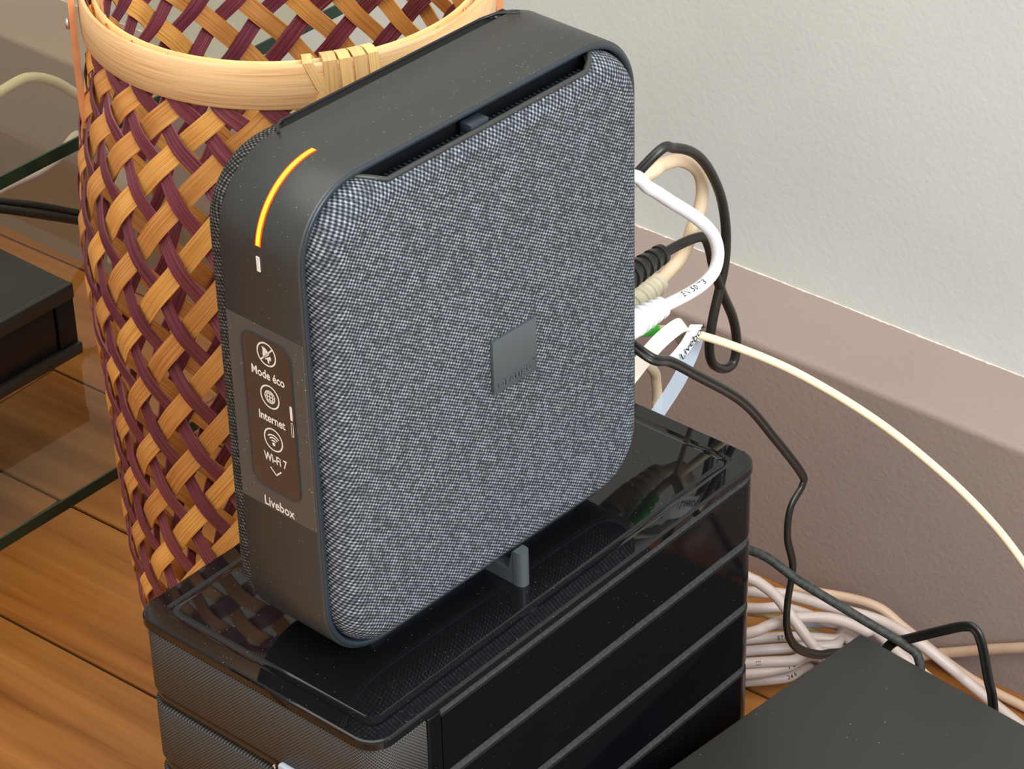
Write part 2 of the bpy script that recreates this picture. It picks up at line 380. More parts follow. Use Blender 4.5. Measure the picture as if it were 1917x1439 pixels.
def planks():
    meshes = {}; rng = random.Random(5); PW = 0.0933
    for i in range(-23, 5):
        x0 = 0.1717 + PW * i; y = -2.4 + rng.uniform(0, 0.5)
        if -4 <= i <= 2: y = -2.45 + 0.1 * (i % 2)
        while y < 1.9:
            ln = rng.choice((0.7, 0.85, 1.0)) if not -4 <= i <= 2 else 1.4
            if ln not in meshes:
                me = bpy.data.meshes.new('plank'); b = box_bm(0.0009, PW - 0.0009, 0.0006, ln - 0.0006, -0.0025, 0.0, 0.0006, 1); b.to_mesh(me); b.free(); me.materials.append(M['wood']); meshes[ln] = me
            p = link(bpy.data.objects.new('plank', meshes[ln]), fl); p.location = (x0, y, -0.0 + rng.uniform(-0.0003, 0.0)); y += ln
planks()

# ------------------------------------------------------------------ home server (black ridged box)
BU, BV, BH = 0.2415, 0.1315, 0.249
srv = thing('home_server', 'glossy black ridged upright box with perforated front, the grey router standing on its lid', 'computer', (0, 0, 0))
def server():
    # lid
    R0 = 0.010
    def ring(ins, z): return [(x, y, z) for x, y, _, _ in rrect(ins, BU - ins, -BV + ins, -ins, max(R0 - ins * 0.6, 0.004), 8)]
    rings = [ring(0.004, 0.2440), ring(0.0006, 0.2442), ring(0.0, 0.2448), ring(0.0, 0.2478), ring(0.0003, 0.2486), ring(0.0010, 0.249), ring(0.0078, 0.2490), ring(0.0086, 0.2487), ring(0.0095, 0.2485), ring(0.0106, 0.2485), ring(0.0115, 0.2487), ring(0.0123, 0.249), ring(0.02, 0.249)]
    vs, fs = loft(rings, cap0=True, cap1=True)
    sharp(mesh_obj('lid', vs, fs, M['gloss'], srv), 12)
    # core body and base
    c = [(x, y) for x, y, _, _ in rrect(0.0045, BU - 0.0045, -BV + 0.0045, -0.0045, 0.009, 6)]
    vs, fs = loft([[(x, y, z) for x, y in c] for z in (0.008, 0.2440)], cap0=True, cap1=True)
    sharp(mesh_obj('core', vs, fs, M['core'], srv))
    c = [(x, y) for x, y, _, _ in rrect(0.008, BU - 0.008, -BV + 0.008, -0.008, 0.01, 6)]
    vs, fs = loft([[(x, y, z) for x, y in c] for z in (0.0, 0.009)], cap0=True, cap1=True)
    sharp(mesh_obj('base', vs, fs, M['core'], srv))
    # plan outline of the front: from far corner along x=0 round the near corner to x=0.029
    def corner(cx, cy, r, a0, a1, n=8): return [(cx + r * math.cos(a0 + (a1 - a0) * k / n), cy + r * math.sin(a0 + (a1 - a0) * k / n)) for k in range(n + 1)]
    front = [(0.012, -0.0006)] + corner(0.012, -0.0126, 0.0117, PI / 2, PI) + corner(0.0127, -BV + 0.0127, 0.0122, PI, 1.5 * PI, 10) + [(0.0288, -BV + 0.0005)]
    def band(name, out, z0, z1, mat, inset, th, uv=True, bev=0.0007):
        """thin strip following plan polyline 'out', inset inward"""
        P = [Vector((x, y, 0)) for x, y in out]; nr = []
        for i in range(len(P)):
            t = (P[min(i + 1, len(P) - 1)] - P[max(i - 1, 0)]).normalized(); nr.append(Vector((t.y, -t.x, 0)))
        if (P[len(P) // 2] + nr[len(P) // 2] - Vector((BU / 2, -BV / 2, 0))).length < (P[len(P) // 2] - Vector((BU / 2, -BV / 2, 0))).length: nr = [-q for q in nr]
        sec = [(-th, z0), (-bev, z0), (0, z0 + bev), (0, z1 - bev), (-bev, z1), (-th, z1)]
        vs = []; uvs = []; s = 0.0; m = len(sec)
        for i, p in enumerate(P):
            if i: s += (p - P[i - 1]).length
            for a, z in sec:
                q = p + nr[i] * (a - inset); vs.append((q.x, q.y, z)); uvs.append((s, z + (0.0 if a == 0 else a * 0.3)))
        fs = [(i * m + k, (i + 1) * m + k, (i + 1) * m + (k + 1) % m, i * m + (k + 1) % m) for i in range(len(P) - 1) for k in range(m)]
        fs += [tuple(range(m)), tuple(range((len(P) - 1) * m + m - 1, (len(P) - 1) * m - 1, -1))]
        return sharp(mesh_obj(name, vs, fs, mat, srv, uvs=uvs), 45)
    for k in range(6):
        top = 0.2438
        zb = 0.2132 - 0.036 * k
        band('mesh_panel', front, zb, top if k == 0 else 0.2062 - 0.036 * (k - 1), M['mesh'], 0.0, 0.003)
        band('bay_trim', front, zb - 0.0068, zb - 0.0002, M['slot'], 0.0014, 0.002)
    box('latch', -0.0022, 0.0008, -0.1035, -0.0795, 0.2082, 0.2148, M['silver'], srv, 0.0009)
    text_obj('lettering', '4', 0.0034, M['print'], srv, (-0.00005 + 0.0009, -0.0735, 0.2078), (0, -1, 0), (0, 0, 1), 0.00008)
    # glossy side: upright post then stacked bands with a dusty sloping ledge on top
    box('side_post', 0.0292, 0.0372, -BV, -BV + 0.006, 0.01, 0.2438, M['gloss_side'], srv, 0.0011, 3)
    side = [(0.0370, -BV)] + [(0.06 + 0.02 * k, -BV) for k in range(8)] + corner(BU - 0.012, -BV + 0.012, 0.012, 1.5 * PI, 2 * PI, 8) + corner(BU - 0.012, -0.012, 0.012, 0, PI / 2, 8) + [(0.06, 0.0), (0.0125, -0.0002)]
    zb = [0.2118, 0.1768, 0.1420, 0.1072, 0.0724, 0.0376, 0.009]; zt = [0.2440] + [z - 0.0004 for z in zb[:-1]]
    for k in range(7):
        P = [Vector((x, y, 0)) for x, y in side]; nr = []
        for i in range(len(P)):
            t = (P[min(i + 1, len(P) - 1)] - P[max(i - 1, 0)]).normalized(); nr.append(Vector((t.y, -t.x, 0)))
        z0, z1 = zb[k], zt[k]; sl = 0.0036 if k else 0.0026
        sec = [(-0.0045, z0), (-0.0006, z0), (0, z0 + 0.0006), (0, z1 - sl - 0.0008), (-0.0006, z1 - sl), (-0.0042, z1), (-0.0046, z1)]
        m = len(sec); vs = [tuple(p + nr[i] * a + Vector((0, 0, z))) for i, p in enumerate(P) for a, z in sec]; fs = []; fm = []
        for i in range(len(P) - 1):
            for q in range(m): fs.append((i * m + q, (i + 1) * m + q, (i + 1) * m + (q + 1) % m, i * m + (q + 1) % m)); fm.append(1 if q == 4 else 0)
        fs += [tuple(range(m)), tuple(range((len(P) - 1) * m + m - 1, (len(P) - 1) * m - 1, -1))]; fm += [0, 0]
        sharp(mesh_obj('side_band', vs, fs, None, srv, mats=[M['gloss_side'], M['dusty']], fmat=fm), 25)
server()

# ------------------------------------------------------------------ router
W, H, D, B = 0.1806, 0.2087, 0.0410, 0.0080; ZR = 0.006; RC = 0.030
rt = thing('router', 'dark grey fabric sided square router standing upright on the glossy black box, amber arc lit', 'router', (0.01657, -0.05303, 0.249), -0.03071)
def RP(u, v, z): return (u, -v, z + ZR)
def router():
    out = rrect(0, W, 0, H, RC, 14, 24)
    def ring(ins, v): return [RP(x - nx * ins, v, z - nz * ins) for x, z, nx, nz in out]
    # plastic band
    vs, fs = loft([ring(0.0034, 0.004), ring(0.0030, 0.0004), ring(0.0006, 0.0), ring(0.0, 0.0006), ring(0.0, D - 0.0012), ring(0.0005, D - 0.0004), ring(0.0010, D - 0.0003)])
    sharp(mesh_obj('shell', vs, fs, M['shell'], rt), 60)
    vs, fs = loft([ring(0.0010, D - 0.0010), ring(0.0010, D), ring(0.0016, D + 0.0004), ring(0.0029, D + 0.0003), ring(0.0034, D - 0.0002), ring(0.0034, D - 0.006)])
    sharp(mesh_obj('front_rim', vs, fs, M['rim_dark'], rt), 60)
    vs, fs = loft([ring(0.0036, 0.003), ring(0.0036, D - 0.004)], cap0=True, cap1=True)
    mesh_obj('chassis', vs, fs, M['void'], rt)
    # woven panels, top edge cut back along the vent
    A0, A1, T0 = 0.0305, 0.1570, 0.52
    def cut(x, z, nz):
        if nz < 0.95: return 0.0
        s = min((x - A0) / 0.008, (A1 - x) / 0.011); s = max(0.0, min(1.0, s)); return s * s * (3 - 2 * s) * T0
    def panel(name, front, mat):
        I0, DI, BB = (0.0042, 0.0100, B) if front else (0.0002, 0.0065, 0.0098); taus = [0, 0.12, 0.24, 0.36, 0.48, 0.6, 0.7, 0.8, 0.9, 1.0]; rings = []; uvr = []
        def pt(p, tau):
            x, z, nx, nz = p; te = max(tau, cut(x, z, nz)); a = te * PI / 2
            ins = I0 + DI * (1 - math.cos(a)); v = -0.0025 + (BB + 0.0025) * math.sin(a)
            vv = D + v if front else -v
            return x, z, nx, nz, ins, vv, te
        def emitr(f):
            r = []; u = []
            for p in out:
                x, z, nx, nz, ins, vv, te = f(p); r.append(RP(x - nx * ins, vv, z - nz * ins)); ex = (1 - te) * 0.012
                u.append((x - nx * (I0 + DI) + nx * ex, z - nz * (I0 + DI) + nz * ex))
            rings.append(r); uvr.extend(u)
        emitr(lambda p: (lambda q: q[:4] + (q[4] + 0.0012, q[5] - (0.002 if front else -0.002), q[6]))(pt(p, 0.0)))
        for tau in taus: emitr(lambda p, tau=tau: pt(p, tau))
        vs, fs = loft(rings, cap1=True)
        o = mesh_obj(name, vs, fs, mat, rt, uvs=uvr); sharp(o, 55)
        # lip of the vent follows the cut edge
        lp = []
        for p in out:
            if p[3] > 0.95 and A0 - 0.001 < p[0] < A1 + 0.001:
                x, z, nx, nz, ins, vv, te = pt(p, 0.0); lp.append(Vector(RP(x, vv, z - nz * (ins - 0.0002))))
        lp.sort(key=lambda q: q.x)
        tube('vent_lip', lp, 0.0011 if front else 0.0007, M['shell'] if front else M['core'], rt, 8, up=Vector((0, -1, 0)))
        # slatted grille down in the slot
        g = bmesh.new(); s = 1 if front else -1; v0 = D - 0.0005 if front else 0.0005
        for k in range(46 if front else 0):
            x = A0 + 0.006 + k * 0.00245
            a, b = sorted((-(v0 + s * 0.0002), -(v0 + s * 0.0052)))
            box_bm(x, x + 0.0008, a, b, ZR + H - 0.0135, ZR + H - 0.0085, bm=g)
        if front: bm_obj('vent_grille', g, M['rim_dark'], rt, False)
        else: g.free()
        a, b = sorted((-(v0 - s * 0.001), -(v0 + s * 0.0050)))
        if front: box('vent_divider', 0.084, 0.0935, a, b, ZR + H - 0.0098, ZR + H - 0.0046, M['rim_dark'], rt, 0.0005)
        a, b = sorted((-(v0 - s * 0.002), -(v0 + s * (0.0058 if front else 0.0068))))
        box('vent_floor', A0, A1, a, b, ZR + H - 0.0150, ZR + H - (0.0135 if front else 0.0020), M['void'], rt)
    panel('front_fabric', True, M['fabric']); panel('back_fabric', False, M['fabric_back'])
    # amber arc and white mark lie on the band and follow its corner
    def arc(z0, u1, lift):
        a0 = math.asin((z0 - (H - RC)) / RC); a1 = math.asin(min(1.0, max(0.0, (RC - u1) / RC))); P = []
        for k in range(25):
            a = PI - a0 - (PI / 2 - a0 - a1) * k / 24; P.append((RC + (RC + lift) * math.cos(a), H - RC + (RC + lift) * math.sin(a)))
        return P
    def strip(name, pz, v0, v1, mat, th=0.0006):
        P = [Vector(RP(x, (v0 + v1) / 2, z)) for x, z in pz]
        return tape(name, P, v1 - v0, th, mat, rt, Vector((-1, 0, 0.0)))
    def upt(P): return P
    e = arc(0.1827, 0.0302, 0.0001); strip('led_halo_strip', e, 0.01925, 0.02195, M['led_halo'], 0.0003)  # wider glowing strip paints the halo beside the amber arc
    e = arc(0.1830, 0.0299, 0.00015); strip('led_strip', e, 0.01975, 0.02145, M['led'], 0.0003)
    strip('white_mark', [(-0.0001, 0.1725), (-0.0001, 0.1755), (-0.0001, 0.1785)], 0.0196, 0.0212, M['print'], 0.0004)
    # front label: protective film, dark display window, icons
    box('protective_film', -0.00015, 0.0002, -(D - 0.0009), -0.0007, ZR + 0.0675, ZR + 0.1490, M['film'], rt)
    pr_ = rrect(0.0082, 0.0335, 0.0772, 0.1446, 0.005, 8)
    vs, fs = loft([[(-0.0001, -y, z + ZR) for y, z, _, _ in pr_], [(-0.0004, -y, z + ZR) for y, z, _, _ in pr_]], cap1=True)
    disp = mesh_obj('display_window', vs, fs, M['display'], rt)
    groove = [Vector((-0.0004, -y, z + ZR)) for y, z, _, _ in pr_]; groove.append(groove[0])
    tube('window_edge', groove, 0.00025, M['rim_dark'], disp, 6, up=Vector((1, 0, 0)))
    X = (0, -1, 0); Y = (0, 0, 1); xs = -0.00055
    def o3(v, z): return (xs, -v, z + ZR)
    text_obj('lettering', 'Mode éco', 0.0052, M['print'], disp, o3(0.0124, 0.1272), X, Y, 0.00012, fit=0.0172)
    text_obj('lettering', 'Internet', 0.0052, M['print'], disp, o3(0.0144, 0.1082), X, Y, 0.00012, fit=0.0138)
    text_obj('lettering', 'Wi-Fi 7', 0.0052, M['print'], disp, o3(0.0152, 0.0902), X, Y, 0.00012, fit=0.0122)
    text_obj('lettering', 'Livebox', 0.0058, M['print'], rt, (-0.0003, -0.0131, ZR + 0.0685), X, Y, 0.00010, fit=0.0160)
    def flat(name, polys, holes=None):
        """polys: list of closed (v,z) outlines, filled"""
        vs = []; fs = []
        for P in polys:
            b = len(vs); vs += [o3(v, z) for v, z in P]; fs.append(tuple(range(b, b + len(P))))
        return mesh_obj(name, vs, fs, M['print'], disp)
    def annulus(cv, cz, r0, r1, a0=0, a1=2 * PI, n=32):
        return [[(cv + r1 * math.cos(a0 + (a1 - a0) * k / n), cz + r1 * math.sin(a0 + (a1 - a0) * k / n)), (cv + r1 * math.cos(a0 + (a1 - a0) * (k + 1) / n), cz + r1 * math.sin(a0 + (a1 - a0) * (k + 1) / n)), (cv + r0 * math.cos(a0 + (a1 - a0) * (k + 1) / n), cz + r0 * math.sin(a0 + (a1 - a0) * (k + 1) / n)), (cv + r0 * math.cos(a0 + (a1 - a0) * k / n), cz + r0 * math.sin(a0 + (a1 - a0) * k / n))] for k in range(n)]
    def seg(v0, z0, v1, z1, w):
        dx, dz = v1 - v0, z1 - z0; l = math.hypot(dx, dz); nx, nz = -dz / l * w / 2, dx / l * w / 2
        return [(v0 + nx, z0 + nz), (v0 - nx, z0 - nz), (v1 - nx, z1 - nz), (v1 + nx, z1 + nz)]
    cv = 0.0211; R1, R0_ = 0.00505, 0.0044
    # crossed-out sleep icon
    c = 0.1381
    moon = [(cv - 0.0022, c + 0.0028), (cv - 0.0003, c + 0.0025), (cv + 0.0012, c + 0.0012), (cv + 0.0016, c + 0.0004), (cv - 0.0016, c - 0.0022), (cv - 0.0020, c - 0.0005), (cv - 0.0018, c + 0.0012)]
    low = [(cv + 0.0021, c - 0.0001), (cv + 0.0024, c - 0.0012), (cv + 0.0020, c - 0.0022), (cv + 0.0014, c - 0.0018), (cv + 0.0012, c - 0.0036), (cv + 0.0006, c - 0.0034), (cv + 0.0002, c - 0.0020), (cv - 0.0010, c - 0.0024), (cv - 0.0006, c - 0.0018)]
    flat('eco_icon', annulus(cv, c, R0_, R1) + [moon, low, seg(cv - 0.0031, c - 0.0032, cv + 0.0032, c + 0.0031, 0.0006)])
    # globe icon
    c = 0.1197; g = annulus(cv, c, R0_, R1) + annulus(cv, c, 0.0023, 0.0028)
    for k in (-0.0014, 0, 0.0014):
        hh = math.sqrt(0.0026 ** 2 - k * k); g += [seg(cv - hh, c + k, cv + hh, c + k, 0.0005)]
    for k in (-0.6, 0, 0.6):
        pv = [(cv + k * 0.0025 * math.cos(a), c + 0.0025 * math.sin(a)) for a in [-PI / 2 + PI * q / 8 for q in range(9)]]
        g += [seg(*pv[q], *pv[q + 1], 0.0005) for q in range(8)]
    flat('globe_icon', g)
    # wireless icon
    c = 0.1008; g = annulus(cv, c, R0_, R1); yb = c - 0.0019
    for r in (0.0016, 0.0028, 0.0040): g += annulus(cv, yb, r - 0.0003, r + 0.0003, PI * 0.25, PI * 0.75, 10)
    g += annulus(cv, yb, 0.0, 0.0008, n=12); flat('wireless_icon', g)
    flat('chevron', [seg(0.0182, 0.0884 - 0.0008, 0.0211, 0.0850, 0.0006), seg(0.0211, 0.0850, 0.0240, 0.0876, 0.0006)])
    flat('status_bar', [[(v, z) for v, z, _, _ in rrect(0.0313, 0.0326, 0.1140, 0.1203, 0.0005, 4)]])
    ro = rrect(0.0313, 0.0326, 0.1068, 0.1131, 0.0005, 4); ri = rrect(0.0316, 0.0323, 0.1071, 0.1128, 0.0003, 4)
    flat('status_outline', [[ro[k][:2], ro[(k + 1) % len(ro)][:2], ri[(k + 1) % len(ri)][:2], ri[k][:2]] for k in range(len(ro))])
    # square badge with raised lettering
    f = D + B
    bd = box('badge', 0.0862, 0.1106, -(f + 0.0016), -(f - 0.0005), ZR + 0.0885, ZR + 0.1124, M['badge'], rt, 0.0003)
    text_obj('lettering', 'orange', 0.0062, M['badge'], bd, (0.0884, -(f + 0.0017), ZR + 0.0911), (1, 0, 0), (0, 0, 1), 0.00006, 0.0004, fit=0.0188)
    text_obj('lettering', 'TM', 0.0016, M['badge'], bd, (0.1080, -(f + 0.0017), ZR + 0.0942), (1, 0, 0), (0, 0, 1), 0.0, 0.0002)
    # foot under the router
    g = bmesh.new(); P = [(0.0968 - 0.0030, 0.0505)] + [(0.0968 + 0.0030 * math.cos(a), 0.0522 + 0.0030 * math.sin(a)) for a in [PI - PI * k / 10 for k in range(11)]] + [(0.0968 + 0.0030, 0.0505)]
    vs, fs = loft([[(u, -v, z) for u, v in P] for z in (0.0, 0.0160, 0.0165)], cap0=True, cap1=True)
    ft = mesh_obj('stand', vs, fs, M['badge'], rt); sharp(ft, 50)
    prof = [(0.0505, 0.0), (0.0505, 0.0165), (0.0497, 0.0160), (0.0475, 0.0062), (-0.004, 0.0062), (-0.010, 0.0)]
    vs, fs = loft([[(u, -v, z) for v, z in prof] for u in (0.0940, 0.0996)], cap0=True, cap1=True)
    mesh_obj('stand_rib', vs, fs, M['badge'], rt); g.free()
    box('stand_plate', 0.03, 0.15, -0.034, -0.008, 0.0, ZR + 0.0005, M['rim_dark'], rt, 0.001)
router()

# ------------------------------------------------------------------ woven basket
bk = thing('woven_basket', 'tall basket of crossed tan and purple bamboo strips standing behind the router', 'basket', (0.218, 0.112, 0.0))
PR = [(0.0, 0.077), (0.03, 0.082), (0.06, 0.0885), (0.09, 0.0935), (0.129, 0.0962), (0.176, 0.0968), (0.225, 0.0982), (0.262, 0.1005), (0.286, 0.1012), (0.308, 0.1), (0.333, 0.0972), (0.376, 0.0893), (0.396, 0.0868), (0.413, 0.0864)]
def rad(z):
    for (a, ra), (b, rb) in zip(PR, PR[1:]):
        if z <= b:
            t = max(0.0, (z - a) / (b - a)); return ra + (rb - ra) * (t * t * (3 - 2 * t) * 0.5 + t * 0.5)
    return PR[-1][1]
NS = 26
def slope(z):
    t = min(1.0, max(0.0, (z - 0.335) / 0.05)); return 0.76 + 0.32 * t
def helix_mesh(sgn, wd, name, mat):
    """one strip climbing from floor to rim; weaves over and under the strips of the other family"""
    zs = [0.002 + (0.408 - 0.002) * k / 150 for k in range(151)]; th = 0.0; pts = []
    cr = 0.0
    for i, z in enumerate(zs):
        if i:
            dz = zs[i] - zs[i - 1]; r = rad(z); own = slope(z); th += sgn * own * dz / r; cr += 2 * own * dz / r
        ph = cr / (2 * PI / NS) * PI      # crossing number * pi
        amp = 0.0012 * math.cos(ph) * sgn
        pts.append((th, z, rad(z) + amp))
    vs = []; uvs = []; s = 0.0; hw = wd / 2; t = 0.00036; P = [Vector((r * math.cos(a), r * math.sin(a), z)) for a, z, r in pts]
    for i, (a, z, r) in enumerate(pts):
        if i: s += (P[i] - P[i - 1]).length
        T = (P[min(i + 1, len(P) - 1)] - P[max(i - 1, 0)]).normalized(); Nn = Vector((math.cos(a), math.sin(a), 0)); Nn = (Nn - T * T.dot(Nn)).normalized(); Bn = T.cross(Nn)
        for q in (-1, 0, 1):                      # strip lies on the round wall: its sides sit back a little
            o = P[i] + Bn * (hw * q); rr = Vector((o.x, o.y, 0)).length; tgt = r - 0.0
            o = Vector((o.x * tgt / rr, o.y * tgt / rr, o.z)); e = Vector((o.x, o.y, 0)).normalized()
            vs += [tuple(o + e * t), tuple(o - e * t)]; uvs += [(s, hw * q)] * 2
    order = [0, 2, 4, 5, 3, 1]; fs = []
    for i in range(len(pts) - 1):
        for k in range(6):
            a, b = order[k], order[(k + 1) % 6]; fs.append((i * 6 + a, (i + 1) * 6 + a, (i + 1) * 6 + b, i * 6 + b))
    me = bpy.data.meshes.new(name); me.from_pydata(vs, [], fs); ul = me.uv_layers.new(name='UVMap')
    for lp in me.loops: ul.data[lp.index].uv = uvs[lp.vertex_index]
    me.materials.append(mat); me.update(); return me
def basket():
    ml = helix_mesh(1, 0.0092, 'tan_strip', M['tan_strip']); mp = helix_mesh(-1, 0.0078, 'purple_strip', M['purple_strip'])
    ph0 = 0.10; rng = random.Random(2)
    for i in range(NS):
        a = 2 * PI * i / NS
        o = link(bpy.data.objects.new('tan_strip', ml), bk); o.rotation_euler = (0, 0, a + ph0); sharp(o, 50) if i == 0 else None
        # crossing parity alternates with i+j, so every strip of a family may share one mesh
        o = link(bpy.data.objects.new('purple_strip', mp), bk); o.rotation_euler = (0, 0, a + ph0); sharp(o, 50) if i == 0 else None
    # hoops
    def hoop(name, r0, r1, z0, z1, mat, lbl=None):
        n = 96; sec = [(r0, z0 + 0.0006), (r0 + 0.0005, z0), (r1 - 0.0006, z0), (r1, z0 + 0.0008), (r1 + 0.0003, (z0 + z1) / 2), (r1, z1 - 0.0008), (r1 - 0.0006, z1), (r0 + 0.0005, z1), (r0, z1 - 0.0006)]
        vs = []; uvs = []; m = len(sec)
        for k in range(n + 1):
            a = 2 * PI * k / n
            for r, z in sec: vs.append((r * math.cos(a), r * math.sin(a), z)); uvs.append((0.09 * a, z * 0.4 + r * 0.2))
        fs = [(k * m + q, (k + 1) * m + q, (k + 1) * m + (q + 1) % m, k * m + (q + 1) % m) for k in range(n) for q in range(m)]
        o = sharp(mesh_obj(name, vs, fs, mat, bk, uvs=uvs), 45)
        return o
    hoop('outer_hoop', 0.0881, 0.0906, 0.3930, 0.4130, M['rim']); hoop('inner_hoop', 0.0834, 0.0848, 0.3945, 0.4124, M['rim'])
    hoop('base_hoop', 0.0782, 0.0808, 0.0, 0.010, M['rim'])
    vs = [(0.0765 * math.cos(2 * PI * k / 48), 0.0765 * math.sin(2 * PI * k / 48), z) for z in (0.002, 0.004) for k in range(48)]
    mesh_obj('base_disc', vs, [tuple(range(47, -1, -1)), tuple(range(48, 96))] + [(k, (k + 1) % 48, 48 + (k + 1) % 48, 48 + k) for k in range(48)], M['tan_strip'], bk, uvs=[(v[0], v[1]) for v in vs])
    # lashing wound round the hoops
    def lash(a0, a1, w):
        sec = [(0.0908, 0.3922), (0.0914, 0.4025), (0.0908, 0.4138), (0.0864, 0.4146), (0.0820, 0.4136), (0.0816, 0.4030), (0.0820, 0.3935), (0.0864, 0.3915)]
        P = []
        for k, (r, z) in enumerate(sec):
            t = (0.4138 - z) / 0.0216 if k <= 2 else (0.0 if k < 5 else 1.0); a = a0 + (a1 - a0) * t; P.append(Vector((r * math.cos(a), r * math.sin(a), z)))
        P.append(P[0].copy()); am = (a0 + a1) / 2; rd = Vector((math.cos(am), math.sin(am), 0)); tg = Vector((-math.sin(am), math.cos(am), 0))
        vs = []; uvs = []; s = 0
        for i, p in enumerate(P):
            if i: s += (p - P[i - 1]).length
            c = Vector((0.0864 * math.cos(am), 0.0864 * math.sin(am), 0.403)); o = (p - c).normalized() * 0.0004
            for q, e in ((-1, 0), (1, 0), (1, 1), (-1, 1)): vs.append(p + tg * (w / 2 * q) + o * (2 * e - 1)); uvs.append((s, w / 2 * q))
        fs = [(i * 4 + q, (i + 1) * 4 + q, (i + 1) * 4 + (q + 1) % 4, i * 4 + (q + 1) % 4) for i in range(len(P) - 1) for q in range(4)]
        sharp(mesh_obj('lashing', vs, fs, M['lash'], bk, uvs=uvs), 40)
    for a0, a1, w in ((-2.27, -2.17, 0.0040), (-2.17, -2.17, 0.0058), (-2.10, -2.09, 0.0050), (-2.03, -2.02, 0.0055), (-1.965, -1.955, 0.0045), (-2.16, -2.25, 0.0028)): lash(a0, a1, w)
    # leather handle: tails riveted inside and outside the rim, strap arching over to the far side
    aL = math.radians(141.0)
    rd = Vector((math.cos(aL), math.sin(aL), 0)); tg = Vector((-math.sin(aL), math.cos(aL), 0))
    def lp(r, z): return rd * r + Vector((0, 0, z))
    P = catmull([lp(0.0935, 0.350), lp(0.0940, 0.364), lp(0.0940, 0.385), lp(0.0936, 0.405), lp(0.0930, 0.43), lp(0.085, 0.47), lp(0.06, 0.515), lp(0.0, 0.54), lp(-0.06, 0.515), lp(-0.085, 0.47), lp(-0.0912, 0.43), lp(-0.0922, 0.405), lp(-0.0924, 0.38)], 8)
    tape('leather_handle', P, 0.0115, 0.0030, M['leather'], bk, rd)
    P = catmull([lp(0.0806, 0.388), lp(0.0806, 0.400), lp(0.0812, 0.415), lp(0.0850, 0.43), lp(0.0895, 0.44)], 6); tape('inner_tail', P, 0.0095, 0.0012, M['leather'], bk, rd)
    for r, s in ((0.0960, 1), (0.0800, -1)):
        bm = bmesh.new(); bmesh.ops.create_uvsphere(bm, u_segments=12, v_segments=8, radius=0.0026)
        for v in bm.verts: v.co = Matrix.Rotation(aL, 3, 'Z') @ Vector((v.co.x * 0.5, v.co.y, v.co.z)) + lp(r, 0.3985)
        bm_obj('rivet', bm, M['steel'], bk)
basket()

# ------------------------------------------------------------------ glass TV stand with a black player
tv = thing('glass_tv_stand', 'low stand with two clear glass shelves left of the basket', 'tv stand', (0.0, 0.27, 0.0))
def stand():
    for zt in (0.0785, 0.2763):
        t = 0.0068; x0, x1, y1 = -0.55, 0.428, 0.50
        o = box('glass_shelf', x0, x1, 0.0012, y1, zt - t, zt, M['glass'], tv)
        box('polished_edge', x0, x1, 0.0, 0.0012, zt - t, zt, M['glass_edge'], o)
    for x in (-0.52, -0.06): box('upright', x, x + 0.03, 0.42, 0.45, 0.0, 0.2694, M['player'], tv, 0.002)
    box('upright', -0.52, -0.49, 0.02, 0.05, 0.0, 0.2694, M['player'], tv, 0.002)
    box('upright', 0.39, 0.42, 0.46, 0.49, 0.0, 0.2694, M['player'], tv, 0.002)
stand()
pl = thing('media_player', 'flat black player box on the lower glass shelf left of the basket', 'player', (0.0, 0.368, 0.0785))
def player():
    x1, w_, d_, h_ = 0.284, 0.36, 0.19, 0.046
    box('body', x1 - w_, x1, 0.004, d_, 0.0, h_, M['player'], pl, 0.0012)
    box('front_panel', x1 - w_ + 0.004, x1 - 0.014, 0.0025, 0.006, 0.0075, h_ - 0.010, M['player_front'], pl, 0.0006)
    box('top_lip', x1 - w_, x1, 0.0, 0.0052, h_ - 0.0095, h_, M['player'], pl, 0.0008)
    box('bottom_lip', x1 - w_, x1 + 0.001, -0.0005, 0.0052, 0.0, 0.0072, M['player'], pl, 0.0008)
    box('end_block', x1 - 0.013, x1, 0.0015, 0.0052, 0.0075, h_ - 0.010, M['player_front'], pl, 0.0006)
player()

# ------------------------------------------------------------------ flat matte black box, lower right
eb = thing('equipment_box', 'matte black flat topped box in the lower right corner beside the ridged box', 'box', (0.2853, -0.1565, 0.0), math.radians(-4.66))
def ebox():
    box('cover', -0.27, 0.0, -0.34, 0.0, 0.006, 0.140, M['matte_box'], eb, 0.0012)
    for x in (-0.25, -0.04):
        for y in (-0.31, -0.03): box('foot', x, x + 0.02, y, y + 0.02, 0.0, 0.0065, M['core'], eb, 0.001)
ebox()

